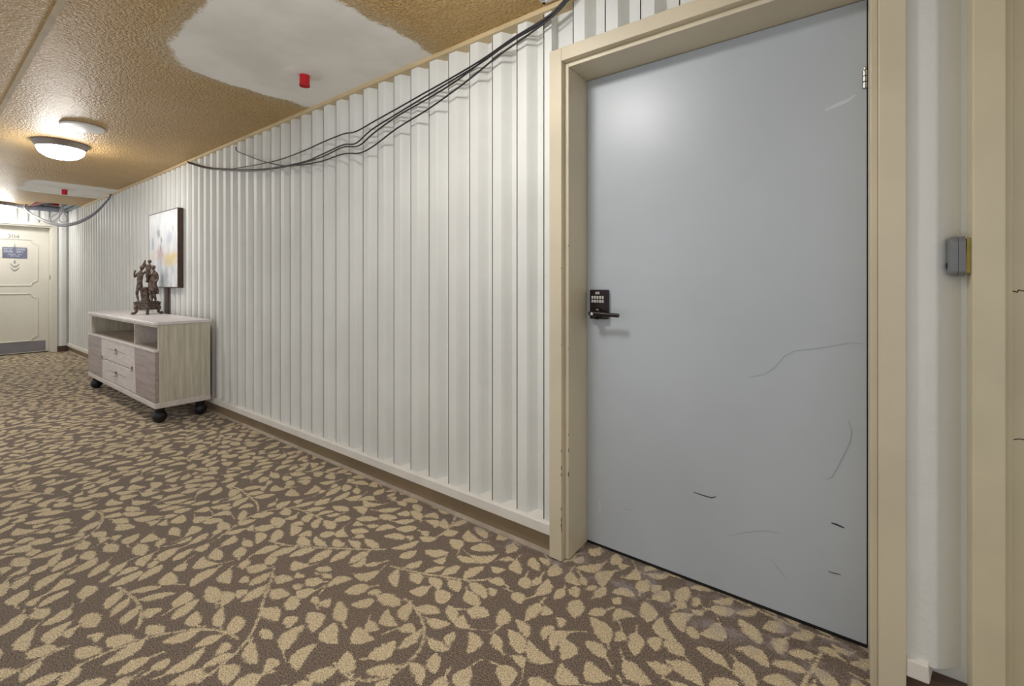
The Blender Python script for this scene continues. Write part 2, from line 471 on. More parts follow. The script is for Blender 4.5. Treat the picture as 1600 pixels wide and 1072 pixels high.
    at = me.attributes.new('leaf', 'FLOAT', 'POINT'); at.data.foreach_set('value', sdv)
    me.update(calc_edges=True)
    me.materials.append(MAT['carpet'])
    o = put(bpy.data.objects.new('floor', me))
    tag(o, 'brown hallway carpet printed all over with beige leaves and vines', 'floor', kind='structure')
build_floor()

# ---- ceiling with two cut openings
HX0, HX1, HY0, HY1 = X_END, -9.36, 1.13, 1.70        # opening at the end of the corridor
KX0, KX1, KY0, KY1 = -1.012, -0.56, 1.16, 1.585      # opening above the blue door
c = MB()
def cslab(x0, x1, y0, y1): c.box(x0, x1, y0, y1, CEIL, CEIL + 0.02)
cslab(HX0 - 0.2, HX1, Y_LEFT, HY0)
cslab(HX1, KX0, Y_LEFT, 1.70)
cslab(KX0, KX1, Y_LEFT, KY0); cslab(KX0, KX1, KY1, 1.70)
cslab(KX1, X_BACK, Y_LEFT, 1.70)
ceil = tag(c.obj('ceiling', MAT['ceiling']), 'glossy tan textured ceiling with smooth pale skim-coated patches', 'ceiling', kind='structure')
# raised seam tape and hole linings
t = MB(); t.box(-9.3, -0.2, 0.374, 0.397, CEIL - 0.003, CEIL + 0.001)
t.obj('seam_tape', MAT['tape'], ceil)
h = MB()
h.box(KX0 - 0.0, KX0 + 0.012, KY0, KY1, CEIL - 0.004, CEIL + 0.05); h.box(KX0, KX1, KY1 - 0.012, KY1, CEIL - 0.004, CEIL + 0.05)
h.obj('opening_lining', MAT['white'], ceil)
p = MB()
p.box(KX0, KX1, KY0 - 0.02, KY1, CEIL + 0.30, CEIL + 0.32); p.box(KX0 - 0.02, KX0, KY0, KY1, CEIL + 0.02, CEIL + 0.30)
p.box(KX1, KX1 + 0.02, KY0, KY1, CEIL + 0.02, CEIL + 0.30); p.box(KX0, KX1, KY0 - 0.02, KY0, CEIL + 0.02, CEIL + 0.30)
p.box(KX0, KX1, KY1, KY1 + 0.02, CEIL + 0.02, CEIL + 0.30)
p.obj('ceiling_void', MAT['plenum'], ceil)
p = MB()
p.box(HX0, HX1 + 0.4, HY0, HY1, CEIL + 0.34, CEIL + 0.36); p.box(HX1 + 0.38, HX1 + 0.40, HY0, HY1, CEIL + 0.02, CEIL + 0.34)
p.box(HX0, HX1 + 0.4, HY0 - 0.02, HY0, CEIL + 0.02, CEIL + 0.34)
p.obj('ceiling_void', MAT['galv'], ceil)

# ---- right wall: backing, then one object per rib
FL0, FL1, FR0, FR1 = -0.995, -0.937, 0.072, 0.130   # faces of the blue door's frame
D2L0 = 0.2557; D2L1 = D2L0 + 0.058; D2R0 = 1.25; D2R1 = 1.308
HEAD0, HEAD1, HEAD2 = 2.038, 2.057, 2.112
w = MB()
w.box(X_END - 0.22, FL0 + 0.02, Y_VAL, 1.86, 0, 2.68)
w.box(FL0 + 0.02, FR1 - 0.02, Y_VAL, 1.86, HEAD2 - 0.02, 2.68)
w.box(FR1 - 0.02, D2L0 + 0.02, Y_VAL, 1.86, 0, 2.68)
w.box(D2L0 + 0.02, D2R1 - 0.02, Y_VAL, 1.86, HEAD2 - 0.02, 2.68)
w.box(D2R1 - 0.02, X_BACK, Y_VAL, 1.86, 0, 2.68)
wall_r = tag(w.obj('wall_right', MAT['wall']), 'long white corridor wall of upright painted ribs', 'wall', kind='structure')

def rib_poly(w_flat=0.056, w_slope=0.030, clip=None, joint=True):
    d = Y_VAL - Y_RIB
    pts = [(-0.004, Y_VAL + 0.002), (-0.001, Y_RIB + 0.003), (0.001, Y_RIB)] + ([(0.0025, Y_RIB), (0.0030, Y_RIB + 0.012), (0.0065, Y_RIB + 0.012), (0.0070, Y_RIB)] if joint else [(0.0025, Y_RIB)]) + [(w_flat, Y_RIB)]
    for i in range(1, 6):
        t = i / 6.0
        pts.append((w_flat + w_slope * t, Y_RIB + d * (0.6 * t + 0.4 * (0.5 - 0.5 * math.cos(math.pi * t)))))
    pts.append((w_flat + w_slope, Y_VAL + 0.002))
    if clip is not None:
        pts = [q for q in pts if q[0] < clip] + [(clip, max([q for q in pts if q[0] < clip][-1][1], Y_RIB)), (clip, Y_VAL + 0.002)]
    return pts
def rib_mesh(z0, z1, **k):
    mb_ = MB().prism(rib_poly(**k), z0, z1)
    for i_ in ((3, 4, 5) if k.get('joint', True) else ()): mb_.m[2 + i_] = 1           # faces inside the joint take a darker brown
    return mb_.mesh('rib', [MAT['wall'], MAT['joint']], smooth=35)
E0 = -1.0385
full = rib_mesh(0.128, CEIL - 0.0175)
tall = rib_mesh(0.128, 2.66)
n = 1
while True:
    e = E0 - n * PERIOD
    if e < X_END + 0.02: break
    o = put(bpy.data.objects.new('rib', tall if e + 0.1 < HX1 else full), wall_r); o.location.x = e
    n += 1
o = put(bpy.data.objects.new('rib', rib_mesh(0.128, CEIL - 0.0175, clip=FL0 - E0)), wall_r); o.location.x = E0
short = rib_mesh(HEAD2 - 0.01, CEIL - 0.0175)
for k in range(1, 16):
    e = E0 + k * PERIOD
    if 0.02 < e < 0.24: continue
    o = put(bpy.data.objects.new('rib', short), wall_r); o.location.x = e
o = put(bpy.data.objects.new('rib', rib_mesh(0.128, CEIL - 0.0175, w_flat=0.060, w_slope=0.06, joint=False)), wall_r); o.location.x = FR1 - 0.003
k = 0
e = D2R1 + 0.02
while e < X_BACK - 0.15:
    o = put(bpy.data.objects.new('rib', full), wall_r); o.location.x = e; e += PERIOD

# white ledge under the ribs, vinyl base, tan strip at the ceiling
led = [(1.606, 0.090), (1.606, 0.133), (1.612, 0.137), (Y_VAL, 0.149), (Y_VAL, 0.090)]
t = MB(); t.prism(led, X_END + 0.03, FL0, axis='x'); 
ledge = tag(t.obj('trim_1', MAT['ledge'], bevel=0.002), 'white painted ledge running along the foot of the ribbed wall', 'trim', kind='structure')
t = MB(); t.add([(FR1, 1.606, 0.090), (0.176, 1.606, 0.090), (0.190, Y_VAL, 0.090), (FR1, Y_VAL, 0.090),
                 (FR1, 1.606, 0.136), (0.174, 1.606, 0.136), (0.186, Y_VAL, 0.150), (FR1, Y_VAL, 0.150)],
                [(0,3,2,1),(4,5,6,7),(0,1,5,4),(1,2,6,5),(2,3,7,6),(3,0,4,7)])
tag(t.obj('trim_4', MAT['ledge'], bevel=0.003), 'short white ledge stub between the two door frames', 'trim', kind='structure')
t = MB(); t.box(X_END + 0.03, FL0, 1.628, Y_VAL, 0.0, 0.092)
bb = tag(t.obj('baseboard_right', MAT['base_brown']), 'brown vinyl base strip along the foot of the ribbed wall', 'baseboard', kind='structure')
t = MB(); t.prism([(1.612, 0.0), (1.612, 0.005), (1.628, 0.014), (1.629, 0.0)], X_END + 0.03, FL0, axis='x')
t.obj('toe_strip', MAT['toe'], bb)
t = MB(); t.box(FR1, 0.2557, 1.628, Y_VAL, 0.0, 0.092)
tag(t.obj('baseboard_short', MAT['base_dark']), 'dark brown base between the two door frames', 'baseboard', kind='structure')
t = MB(); t.prism([(1.604, CEIL), (1.604, CEIL - 0.013), (1.608, CEIL - 0.018), (Y_VAL, CEIL - 0.018), (Y_VAL, CEIL)], HX1, X_BACK, axis='x')
tag(t.obj('trim_2', MAT['crown']), 'thin tan strip where the ribbed wall meets the ceiling', 'trim', kind='structure')

# ---- left wall, wall behind the camera
WX0, WX1 = -10.0, 3.4                                 # long opening added on the camera's side to let fill light in
w = MB(); w.box(X_END - 0.2, WX0, Y_LEFT - 0.1, Y_LEFT, 0, CEIL + 0.02); w.box(WX1, X_BACK, Y_LEFT - 0.1, Y_LEFT, 0, CEIL + 0.02)
w.box(WX0, WX1, Y_LEFT - 0.1, Y_LEFT, 0, 0.10); w.box(WX0, WX1, Y_LEFT - 0.1, Y_LEFT, 2.27, CEIL + 0.02)
tag(w.obj('wall_left', MAT['wall']), 'white wall with a long added light opening on the near side of the corridor', 'wall', kind='structure')
w = MB(); w.box(WX0, WX1, Y_LEFT - 0.07, Y_LEFT - 0.03, 0.10, 0.13); w.box(WX0, WX1, Y_LEFT - 0.07, Y_LEFT - 0.03, 2.24, 2.27)
nm = 6
for k in range(nm + 1):
    xm = WX0 + (WX1 - WX0) * k / nm
    w.box(max(xm - 0.02, WX0), min(xm + 0.02, WX1), Y_LEFT - 0.07, Y_LEFT - 0.03, 0.13, 2.24)
tag(w.obj('light_opening_1', MAT['white']), 'white frame of the added light opening on the near side of the corridor', 'light opening', kind='structure')
w = MB(); w.box(X_BACK, X_BACK + 0.1, Y_LEFT - 0.1, 1.86, 0, CEIL + 0.02)
tag(w.obj('wall_back', MAT['wall']), 'plain white wall closing the corridor behind', 'wall', kind='structure')

# ---- end wall
EY0, EY1 = 0.66, 1.42                                # door 204 opening
w = MB()
w.box(X_END - 0.22, X_END, EY1 + 0.05, Y_VAL, 0, 2.68)
w.box(X_END - 0.22, X_END, EY0 - 0.05, EY1 + 0.05, HEAD2 - 0.02, 2.68)
w.box(X_END - 0.22, X_END, Y_LEFT, EY0 - 0.05, 0, 2.68)
wall_e = tag(w.obj('wall_end', MAT['wall']), 'white ribbed wall around the cream door at the corridor end', 'wall', kind='structure')
def end_rib(y, z0, z1):
    # profile along -y, standing proud towards +x
    pr = [(-0.003, 0.0), (0.0, 0.03), (0.05, 0.03), (0.065, 0.024), (0.085, 0.006), (0.092, 0.0)]
    mb = MB(); mb.prism([(X_END - 0.001 + d, y - u) for u, d in pr], z0, z1)
    return mb.obj('rib', MAT['wall'], wall_e)
for k in range(9): end_rib(1.394 - 0.1165 * k, HEAD2 - 0.01, 2.66 if 1.394 - 0.1165 * k > HY0 + 0.1 else CEIL)
end_rib(1.60, 0.1, 2.66)
for k in range(7): end_rib(0.56 - 0.141 * k, 0.1, CEIL)
t = MB(); t.box(X_END, X_END + 0.02, EY1 + 0.076, 1.628, 0, 0.10)
tag(t.obj('baseboard_end', MAT['base_dark']), 'short dark brown base beside the cream door frame', 'baseboard', kind='structure')
t = MB(); t.box(X_END, X_END + 0.02, Y_LEFT, EY0 - 0.076, 0, 0.10)
tag(t.obj('baseboard_end', MAT['base_dark']), 'dark brown base on the far side of the cream door', 'baseboard', kind='structure')

# ================================================================== DOORS
def frame_mesh(xl0, xl1, xr0, xr1, yf, yb, mat, parent, lip=0.017, step=0.029):
    mb = MB()
    # two jambs and a head, mitred by a shared outline; face then a stepped stop
    def jamb(x0, x1, s):
        mb.box(x0, x1, yf, yb, 0.004, HEAD2)
        mb.box(*( (x1, x1 + lip) if s > 0 else (x0 - lip, x0) ), yf + step, yb, 0.004, HEAD1)
    jamb(xl0, xl1, 1); jamb(xr0, xr1, -1)
    mb.box(xl1, xr0, yf, yb, HEAD1, HEAD2)
    mb.box(xl1 + lip, xr0 - lip, yf + step, yb, HEAD0, HEAD1)
    return mb.obj('frame', mat, parent, bevel=0.0022)

# door 1: pale blue-grey, with keypad lock
door1 = tag(empty('door_1', (-0.43, Y_DOOR, 0)), 'tall pale blue-grey door with black keypad lock in a beige frame', 'door', kind='structure')
inv1 = Matrix.Translation((0.43, -Y_DOOR, 0))
def keep(o, inv): o.matrix_parent_inverse = inv; return o
keep(frame_mesh(FL0, FL1, FR0, FR1, Y_FRAME, 1.86, MAT['beige'], door1), inv1)
mb = MB(); mb.box(-0.9195, 0.0520, Y_DOOR, Y_DOOR + 0.04, 0.014, HEAD0 - 0.002)
leaf1 = keep(mb.obj('door_leaf', MAT['door_blue'], door1, bevel=0.0015), inv1)
mb = MB(); mb.box(-0.9195, 0.0520, Y_DOOR + 0.004, Y_DOOR + 0.036, 0.001, 0.0135)
keep(mb.obj('dark_gap_strip', MAT['black'], door1), inv1)  # black strip paints in the dark gap beneath the leaf
mb = MB(); mb.box(-0.95, 0.08, Y_DOOR + 0.045, Y_DOOR + 0.06, 0.0, 2.06)
keep(mb.obj('door_stop_panel', MAT['plenum'], door1), inv1)
# hinge knuckle
mb = MB()
for z0, z1, r in ((1.757, 1.775, 0.0065), (1.777, 1.793, 0.0065), (1.795, 1.812, 0.0065), (1.814, 1.822, 0.005)):
    mb.lathe([(r * 0.8, z0), (r, z0 + 0.001), (r, z1 - 0.001), (r * 0.8, z1)], 14, (0.0475, Y_DOOR - 0.005, 0))
mb.box(0.040, 0.0525, Y_DOOR - 0.003, Y_DOOR + 0.001, 1.757, 1.815)
keep(mb.obj('hinge', MAT['chrome'], door1, smooth=True), inv1)
# marks on the leaf
def mark(name, pts, wd, mat):
    P = [on_plane_y(a, b, Y_DOOR - 0.0004) for a, b in pts]
    mbm = MB(); n_ = len(P)
    L = []
    for i, q in enumerate(P):
        tdir = (P[min(i+1, n_-1)] - P[max(i-1, 0)]).normalized(); nn = Vector((-tdir.z, 0, tdir.x))
        ww = wd * (0.35 + 0.65 * math.sin(math.pi * (i + 0.5) / n_))
        L += [q + nn * ww, q - nn * ww]
    top = [(q.x, q.y - 0.0002, q.z) for q in L]
    mbm.add(top, [(2*i, 2*i+1, 2*i+3, 2*i+2) for i in range(n_ - 1)])
    return keep(mbm.obj(name, mat, door1), inv1)
mark('scuff', [(1084, 769), (1098, 774), (1112, 778), (1119, 776)], 0.0022, MAT['scuff'])
mark('scuff', [(1299, 817), (1308, 820), (1319, 825)], 0.0030, MAT['scuff'])
mark('scuff', [(1294, 893), (1304, 896), (1314, 898)], 0.0016, MAT['scuff'])
mark('scuff', [(974, 794), (980, 796), (988, 798)], 0.0016, MAT['scratch'])
mark('scratch', [(1170, 589), (1192, 586), (1210, 575), (1226, 556), (1243, 548), (1275, 545), (1305, 540), (1332, 535), (1352, 538)], 0.0014, MAT['scratch'])
mark('scratch', [(1325, 656), (1331, 672), (1329, 690), (1318, 712), (1308, 732), (1300, 746), (1290, 749)], 0.0020, MAT['scratch'])
mark('scratch', [(1136, 838), (1165, 832), (1195, 829), (1220, 834)], 0.0013, MAT['scratch'])
mark('scratch', [(1203, 872), (1216, 890), (1230, 905)], 0.0013, MAT['scratch'])
mark('rub_mark', [(1290, 172), (1310, 163), (1325, 157), (1337, 148)], 0.006, MAT['smear'])
mark('rub_mark', [(936, 782), (938, 792), (937, 800)], 0.0022, MAT['smear'])
# worn spots on the frame's edges
rc = random.Random(11)
for k in range(16):
    edge_x, edge_y = ((FL1 - 0.0022, Y_FRAME) if k % 3 else (FL1 + 0.0148, Y_FRAME + 0.029))
    z = rc.uniform(0.12, 0.62) if k < 12 else rc.uniform(0.7, 1.3)
    hgt = rc.uniform(0.006, 0.026) if k < 12 else 0.005
    wd = rc.uniform(0.0015, 0.0032)
    mb = MB(); mb.prism([(edge_x + 0.0026, z), (edge_x + 0.0026 - wd, z + hgt * 0.3), (edge_x + 0.0026 - wd * 0.8, z + hgt * 0.7), (edge_x + 0.0026, z + hgt)], edge_y - 0.0003, edge_y + 0.002, axis='y')
    keep(mb.obj('paint_chip', MAT['chip'], door1), inv1)
# keypad lock
LX0, LX1, LZ0, LZ1 = -0.893, -0.813, 0.992, 1.118
mb = MB(); mb.box(LX0, LX1, Y_DOOR - 0.026, Y_DOOR, LZ0, LZ1)
lock = keep(mb.obj('keypad_lock', MAT['lockblack'], door1, bevel=0.004), inv1)
lock['label'] = 'black keypad lock with two rows of pale keys'
def sub(o): o.matrix_parent_inverse = Matrix.Identity(4); return keep(o, inv1.copy()) if False else o
def text_mesh(txt, size, mat, depth=0.0004):
    cu = bpy.data.curves.new('txt', 'FONT'); cu.body = txt; cu.size = size; cu.extrude = depth; cu.align_x = 'CENTER'; cu.align_y = 'CENTER'
    ob = bpy.data.objects.new('txt', cu); COL.objects.link(ob)
    bpy.context.view_layer.update()
    me = bpy.data.meshes.new_from_object(ob.evaluated_get(bpy.context.evaluated_depsgraph_get()))
    bpy.data.objects.remove(ob, do_unlink=True); bpy.data.curves.remove(cu)
    me.materials.clear(); me.materials.append(mat)
    return me
def rel(o, parent):
    # parent keeping world coordinates of mesh data
    o.parent = parent
    bpy.context.view_layer.update()
    o.matrix_parent_inverse = parent.matrix_world.inverted()
    return o
yk = Y_DOOR - 0.026
digits = '1234567890'
for rrow in range(2):
    for k in range(5):
        x = LX0 + 0.0135 + k * 0.0120; z = 1.085 - rrow * 0.0165
        mb = MB(); mb.box(x - 0.0042, x + 0.0042, yk - 0.0018, yk + 0.001, z - 0.0060, z + 0.0060)
        rel(mb.obj('key', MAT['keywhite'], bevel=0.001), lock)
        me = text_mesh(digits[rrow * 5 + k], 0.008, MAT['lockblack'], 0.0002)
        o = put(bpy.data.objects.new('key_digit', me)); o.rotation_euler = (math.pi/2, 0, 0); o.location = (x, yk - 0.0020, z); rel(o, lock)
mb = MB(); mb.box(-0.866, -0.846, yk - 0.001, yk + 0.001, 1.098, 1.109)
rel(mb.obj('badge', MAT['numgrey'], bevel=0.001), lock)
def ylathe(mb, prof, c, seg=24):
    """lathe about an axis along -y; prof (radius, distance out)"""
    base = len(mb.v); mb.lathe(prof, seg, (0, 0, 0))
    mb.v[base:] = [(c[0] + a, c[1] - z, c[2] + b) for a, b, z in mb.v[base:]]
    return mb
mb = ylathe(MB(), [(0.026, 0.0), (0.026, 0.004), (0.022, 0.010), (0.013, 0.013), (0.012, 0.040), (0.010, 0.046)], (-0.857, yk, 1.016))
rel(mb.obj('lever_rose', MAT['lockblack'], smooth=True), lock)
ylev = yk - 0.036
mb = MB(); mb.tube([(-0.874, ylev, 1.017), (-0.857, ylev - 0.004, 1.018), (-0.83, ylev - 0.003, 1.018), (-0.80, ylev, 1.016), (-0.745, ylev + 0.002, 1.0135)], [0.0095]*6 + [0.0085]*20, 10)
rel(mb.obj('lever', MAT['lockblack'], smooth=60), lock)
mb = ylathe(MB(), [(0.0075, 0.0), (0.0075, 0.003), (0.005, 0.004)], (-0.860, ylev - 0.011, 1.017), 16)
rel(mb.obj('keyhole', MAT['chrome'], smooth=True), lock)

# door 2: beige door just in view at the right
door2 = tag(empty('door_2', (0.78, Y_DOOR, 0)), 'beige painted door and frame with a chipped edge, beside the doorbell', 'door', kind='structure')
rel(frame_mesh(D2L0, D2L1, D2R0, D2R1, Y_FRAME, 1.86, MAT['beige2'], None), door2)
mb = MB(); mb.box(D2L1 + 0.010, D2R0 - 0.010, Y_FRAME + 0.045, Y_FRAME + 0.085, 0.012, HEAD0 - 0.002)
rel(mb.obj('door_leaf', MAT['beige2'], bevel=0.002), door2)
yd = Y_FRAME + 0.0445
def crack(pts):
    mbk = MB(); mbk.tube([on_plane_y(a, b, yd) for a, b in pts], 0.0012, 6)
    rel(mbk.obj('paint_crack', MAT['chip'], smooth=60), door2)
crack([(1581, 456), (1585, 455), (1589, 457), (1592, 453), (1597, 454.5), (1606, 454)])
crack([(1581, 399), (1580.6, 402), (1580.4, 406)])
crack([(1584, 687), (1592, 686), (1600, 687)])
mb = MB(); mb.box(D2L1 + 0.02, D2R0 - 0.02, 1.80, 1.82, 0.0, 2.06)
rel(mb.obj('door_stop_panel', MAT['plenum']), door2)

# door 3: cream door 204 at the end; built facing +x
door3 = tag(empty('door_3', (-10.59, 1.04, 0)), 'cream panelled door numbered 204 with grey kick plate at corridor end', 'door', kind='structure')
XF, XD = X_END + 0.022, -10.59
mb = MB()
for y0, y1, s in ((EY1 + 0.019, EY1 + 0.074, -1), (EY0 - 0.074, EY0 - 0.019, 1)):
    mb.box(X_END - 0.22, XF, y0, y1, 0.004, HEAD2)
    ya, yb = (y0 - 0.019, y0) if s < 0 else (y1, y1 + 0.019)
    mb.box(X_END - 0.22, XF - 0.03, ya, yb, 0.004, HEAD1)
mb.box(X_END - 0.22, XF, EY0 - 0.019, EY1 + 0.019, HEAD1, HEAD2); mb.box(X_END - 0.22, XF - 0.03, EY0, EY1, HEAD0, HEAD1)
rel(mb.obj('frame', MAT['cream'], bevel=0.003), door3)
mb = MB(); mb.box(XD - 0.04, XD, EY0 + 0.002, EY1 - 0.002, 0.016, HEAD0 - 0.002)
rel(mb.obj('door_leaf', MAT['cream']), door3)
mb = MB(); mb.box(XD - 0.036, XD - 0.004, EY0 + 0.002, EY1 - 0.002, 0.001, 0.0155)
rel(mb.obj('dark_gap_strip', MAT['black']), door3)  # the gap below this leaf is likewise painted in as a black strip
mb = MB(); mb.box(XD, XD + 0.003, EY0 + 0.036, EY1 - 0.036, 0.028, 0.196)
rel(mb.obj('kick_plate', MAT['kick']), door3)
def notched(y0, y1, z0, z1, r):
    pts = []
    for cy, cz, a0 in ((y1, z1, 180), (y0, z1, 270), (y0, z0, 0), (y1, z0, 90)):
        # concave quarter circle centred on the corner
        rng_ = range(0, 91, 15)
        for a in rng_:
            ang = math.radians({(y1, z1): 270 - a, (y0, z1): 360 - a, (y0, z0): 90 - a, (y1, z0): 180 - a}[(cy, cz)])
            pts.append((XD + 0.004, cy + r * math.cos(ang), cz + r * math.sin(ang)))
    return pts
def order(y0, y1, z0, z1, r):
    # outline anticlockwise seen from +x, concave corners
    pts = []
    for cy, cz, a_from, a_to in ((y1, z0, 180, 90), (y1, z1, 270, 180), (y0, z1, 360, 270), (y0, z0, 90, 0)):
        for i in range(7):
            a = math.radians(a_from + (a_to - a_from) * i / 6)
            pts.append((XD + 0.003, cy + r * math.cos(a), cz + r * math.sin(a)))
    return pts
for z0, z1 in ((1.098, 1.835), (0.205, 0.965)):
    mb = MB(); mb.tube(order(0.789, 1.291, z0, z1, 0.07), 0.010, 8, smooth=1, closed=True)
    rel(mb.obj('panel_moulding', MAT['cream'], smooth=True), door3)
me = text_mesh('204', 0.088, MAT['numgrey'], 0.003)
o = put(bpy.data.objects.new('door_number', me)); o.rotation_euler = (math.pi/2, 0, math.pi/2); o.location = (XD + 0.004, 1.028, 1.872); rel(o, door3)
# knocker emblem under the sign, its tip above
def crescent(yc, zc, hw, drop, th):
    vs3 = []; fs3 = []; n_ = 13
    for i in range(n_):
        t_ = -1 + 2 * i / (n_ - 1); y_ = yc + hw * t_; zu = zc + drop * t_ * t_; zl = zu - th * (1 - abs(t_) ** 1.5) - 0.003
        vs3 += [(XD, y_, zu), (XD + 0.010, y_, zu), (XD + 0.010, y_, zl), (XD, y_, zl)]
    for i in range(n_ - 1):
        for k_ in range(4):
            fs3.append((4*i+k_, 4*i+(k_+1) % 4, 4*i+4+(k_+1) % 4, 4*i+4+k_))
    fs3 += [(0, 1, 2, 3), (4*n_-4, 4*n_-3, 4*n_-2, 4*n_-1)]
    return MB().add(vs3, fs3)
for zc in (1.408, 1.350):
    rel(crescent(1.041, zc, 0.048, 0.042, 0.015).obj('knocker', MAT['numgrey']), door3)
mb = MB(); mb.prism([(1.041, 1.51), (1.026, 1.468), (1.041, 1.448), (1.056, 1.468)], XD, XD + 0.010, axis='x')
rel(mb.obj('knocker', MAT['numgrey']), door3)
mb = MB(); mb.prism([(1.041, 1.775), (1.033, 1.72), (1.020, 1.706), (1.062, 1.706), (1.049, 1.72)], XD, XD + 0.006, axis='x')
rel(mb.obj('knocker', MAT['numgrey']), door3)
mb = MB(); mb.box(XF - 0.075, XF - 0.045, EY1 - 0.004, EY1 + 0.001, 1.19, 1.26)
rel(mb.obj('strike_plate', MAT['lockblack']), door3)

# sign hanging on door 204
sign = tag(empty('door_sign', (XD + 0.012, 1.041, 1.536)), 'slate blue notice plate with white lettering on the cream door', 'sign')
mb = MB(); mb.box(XD + 0.010, XD + 0.014, 0.909, 1.173, 1.536, 1.703)
rel(mb.obj('plate', MAT['signblue'], bevel=0.002), sign)
rs = random.Random(3)
def glyph_row(y0, y1, z, hgt, wmin, wmax, gaps):
    mbx = MB(); y = y0; k_ = 0
    while y < y1:
        wd = rs.uniform(wmin, wmax)
        if k_ in gaps: y += wd * 0.9
        else:
            s_ = rs.random(); tw = wd * 0.3
            mbx.box(XD + 0.0138, XD + 0.0146, y, y + tw, z, z + hgt)
            if s_ < 0.7: mbx.box(XD + 0.0138, XD + 0.0146, y, y + wd, z + hgt * (0.75 if s_ < 0.4 else 0.0), z + hgt * (1.0 if s_ < 0.4 else 0.28))
            if s_ > 0.25: mbx.box(XD + 0.0138, XD + 0.0146, y + wd - tw, y + wd, z, z + hgt)
            if 0.3 < s_ < 0.8: mbx.box(XD + 0.0138, XD + 0.0146, y, y + wd, z + hgt * 0.42, z + hgt * 0.6)
        y += wd + wmin * 0.35; k_ += 1
    rel(mbx.obj('lettering', MAT['signwhite']), sign)['kind'] = 'stuff'
glyph_row(0.925, 1.155, 1.656, 0.032, 0.013, 0.018, (5,))
glyph_row(0.925, 1.155, 1.617, 0.032, 0.013, 0.018, (5, 10))
glyph_row(0.965, 1.120, 1.582, 0.016, 0.007, 0.010, (8,))
glyph_row(0.990, 1.085, 1.557, 0.013, 0.006, 0.009, (4,))

# ================================================================== LIGHTS AND CEILING FITTINGS
def ceiling_light(x, y, label):
    t_ = tag(empty('ceiling_light', (x, y, CEIL)), label, 'ceiling light', 'dome ceiling lights along the corridor')
    mb = MB(); mb.lathe([(0.176, 0.0), (0.178, -0.006), (0.172, -0.014), (0.155, -0.046), (0.150, -0.050), (0.146, -0.046), (0.150, -0.01)], 48)
    mb.obj('rim', MAT['rim'], t_, smooth=50)
    pr = [(0.147, -0.044)]
    for i in range(1, 11):
        a = math.radians(9 * i); pr.append((max(0.147 * math.cos(a) ** 0.8, 0.002), -0.044 - 0.088 * math.sin(a)))
    mb = MB(); mb.lathe(pr, 48)
    mb.obj('glass_dome', MAT['opal'], t_, smooth=50)
    return t_
ceiling_light(-5.267, 0.779, 'lit dome ceiling light with pewter rim beside the round blank cover')
ceiling_light(-9.90, 0.82, 'lit dome ceiling light by the cream door at the corridor end')
ceiling_light(-1.08, 0.78, 'lit dome ceiling light in front of the blue door')
ceiling_light(2.6, 0.78, 'lit dome ceiling light added out of view beyond the beige door')  # lamp added out of view to even out the lighting

cv = tag(empty('blank_cover', (-4.564, 0.791, CEIL)), 'round white blank cover plate on the tan ceiling', 'cover plate')
MB().lathe([(0.126, 0.0), (0.126, -0.006), (0.118, -0.014), (0.05, -0.018), (0.002, -0.018)], 48).obj('plate', MAT['white'], cv, smooth=30)
MB().lathe([(0.129, 0.0), (0.129, -0.003), (0.127, -0.003)], 48).obj('gasket', MAT['rim'], cv, smooth=30)

def sprinkler(x, y, label):
    t_ = tag(empty('sprinkler_cap', (x, y, CEIL)), label, 'sprinkler cap', 'red sprinkler caps in the skim-coated patches')
    MB().lathe([(0.105, 0.001), (0.085, -0.003), (0.05, -0.009), (0.024, -0.012)], 32).obj('plaster_mound', MAT['mound'], t_, smooth=60)
    MB().lathe([(0.022, 0.0), (0.022, -0.012), (0.020, -0.014)], 24).obj('stub', MAT['white'], t_, smooth=30)
    MB().lathe([(0.026, -0.010), (0.0275, -0.013), (0.0265, -0.02), (0.0265, -0.058), (0.0285, -0.064), (0.0285, -0.070), (0.024, -0.072), (0.022, -0.066), (0.002, -0.064)], 32).obj('cap', MAT['red'], t_, smooth=40)
sprinkler(-2.418, 1.325, 'red plastic sprinkler cap in the large skim patch by the cables')
sprinkler(-7.79, 1.184, 'red plastic sprinkler cap in the narrow skim patch near the cream door')

# things in the ceiling opening at the corridor end
g = tag(empty('metal_channel', (-10.2, 1.4, CEIL)), 'bluish metal channel along the ceiling opening above the cream door', 'channel')
mb = MB(); mb.box(X_END + 0.002, X_END + 0.05, HY0 + 0.01, 1.615, CEIL - 0.012, CEIL + 0.05); mb.box(X_END + 0.05, X_END + 0.11, HY0 + 0.01, 1.615, CEIL + 0.02, CEIL + 0.05)
rel(mb.obj('channel', MAT['galv'], bevel=0.002), g)
mb = MB(); mb.box(X_END + 0.12, HX1 + 0.10, 1.50, 1.56, CEIL + 0.03, CEIL + 0.06); mb.box(X_END + 0.12, HX1 + 0.10, 1.57, 1.60, CEIL + 0.002, CEIL + 0.03)
rel(mb.obj('side_rail', MAT['galv'], bevel=0.002), g)
mb = MB(); mb.tube([(-10.28, 1.19, CEIL + 0.075), (-10.1, 1.20, CEIL + 0.07), (-9.9, 1.22, CEIL + 0.07), (-9.6, 1.25, CEIL + 0.075)], 0.045, 14)
pipe = tag(mb.obj('red_pipe', MAT['redpipe'], smooth=60), 'dark red pipe inside the ceiling opening above the cream door', 'pipe')
mb = MB(); mb.box(-10.12, -10.02, 1.38, 1.46, CEIL + 0.05, CEIL + 0.11)
tag(mb.obj('junction_box', MAT['redpipe'], bevel=0.004), 'small dark red box inside the ceiling opening above the cream door', 'junction box')

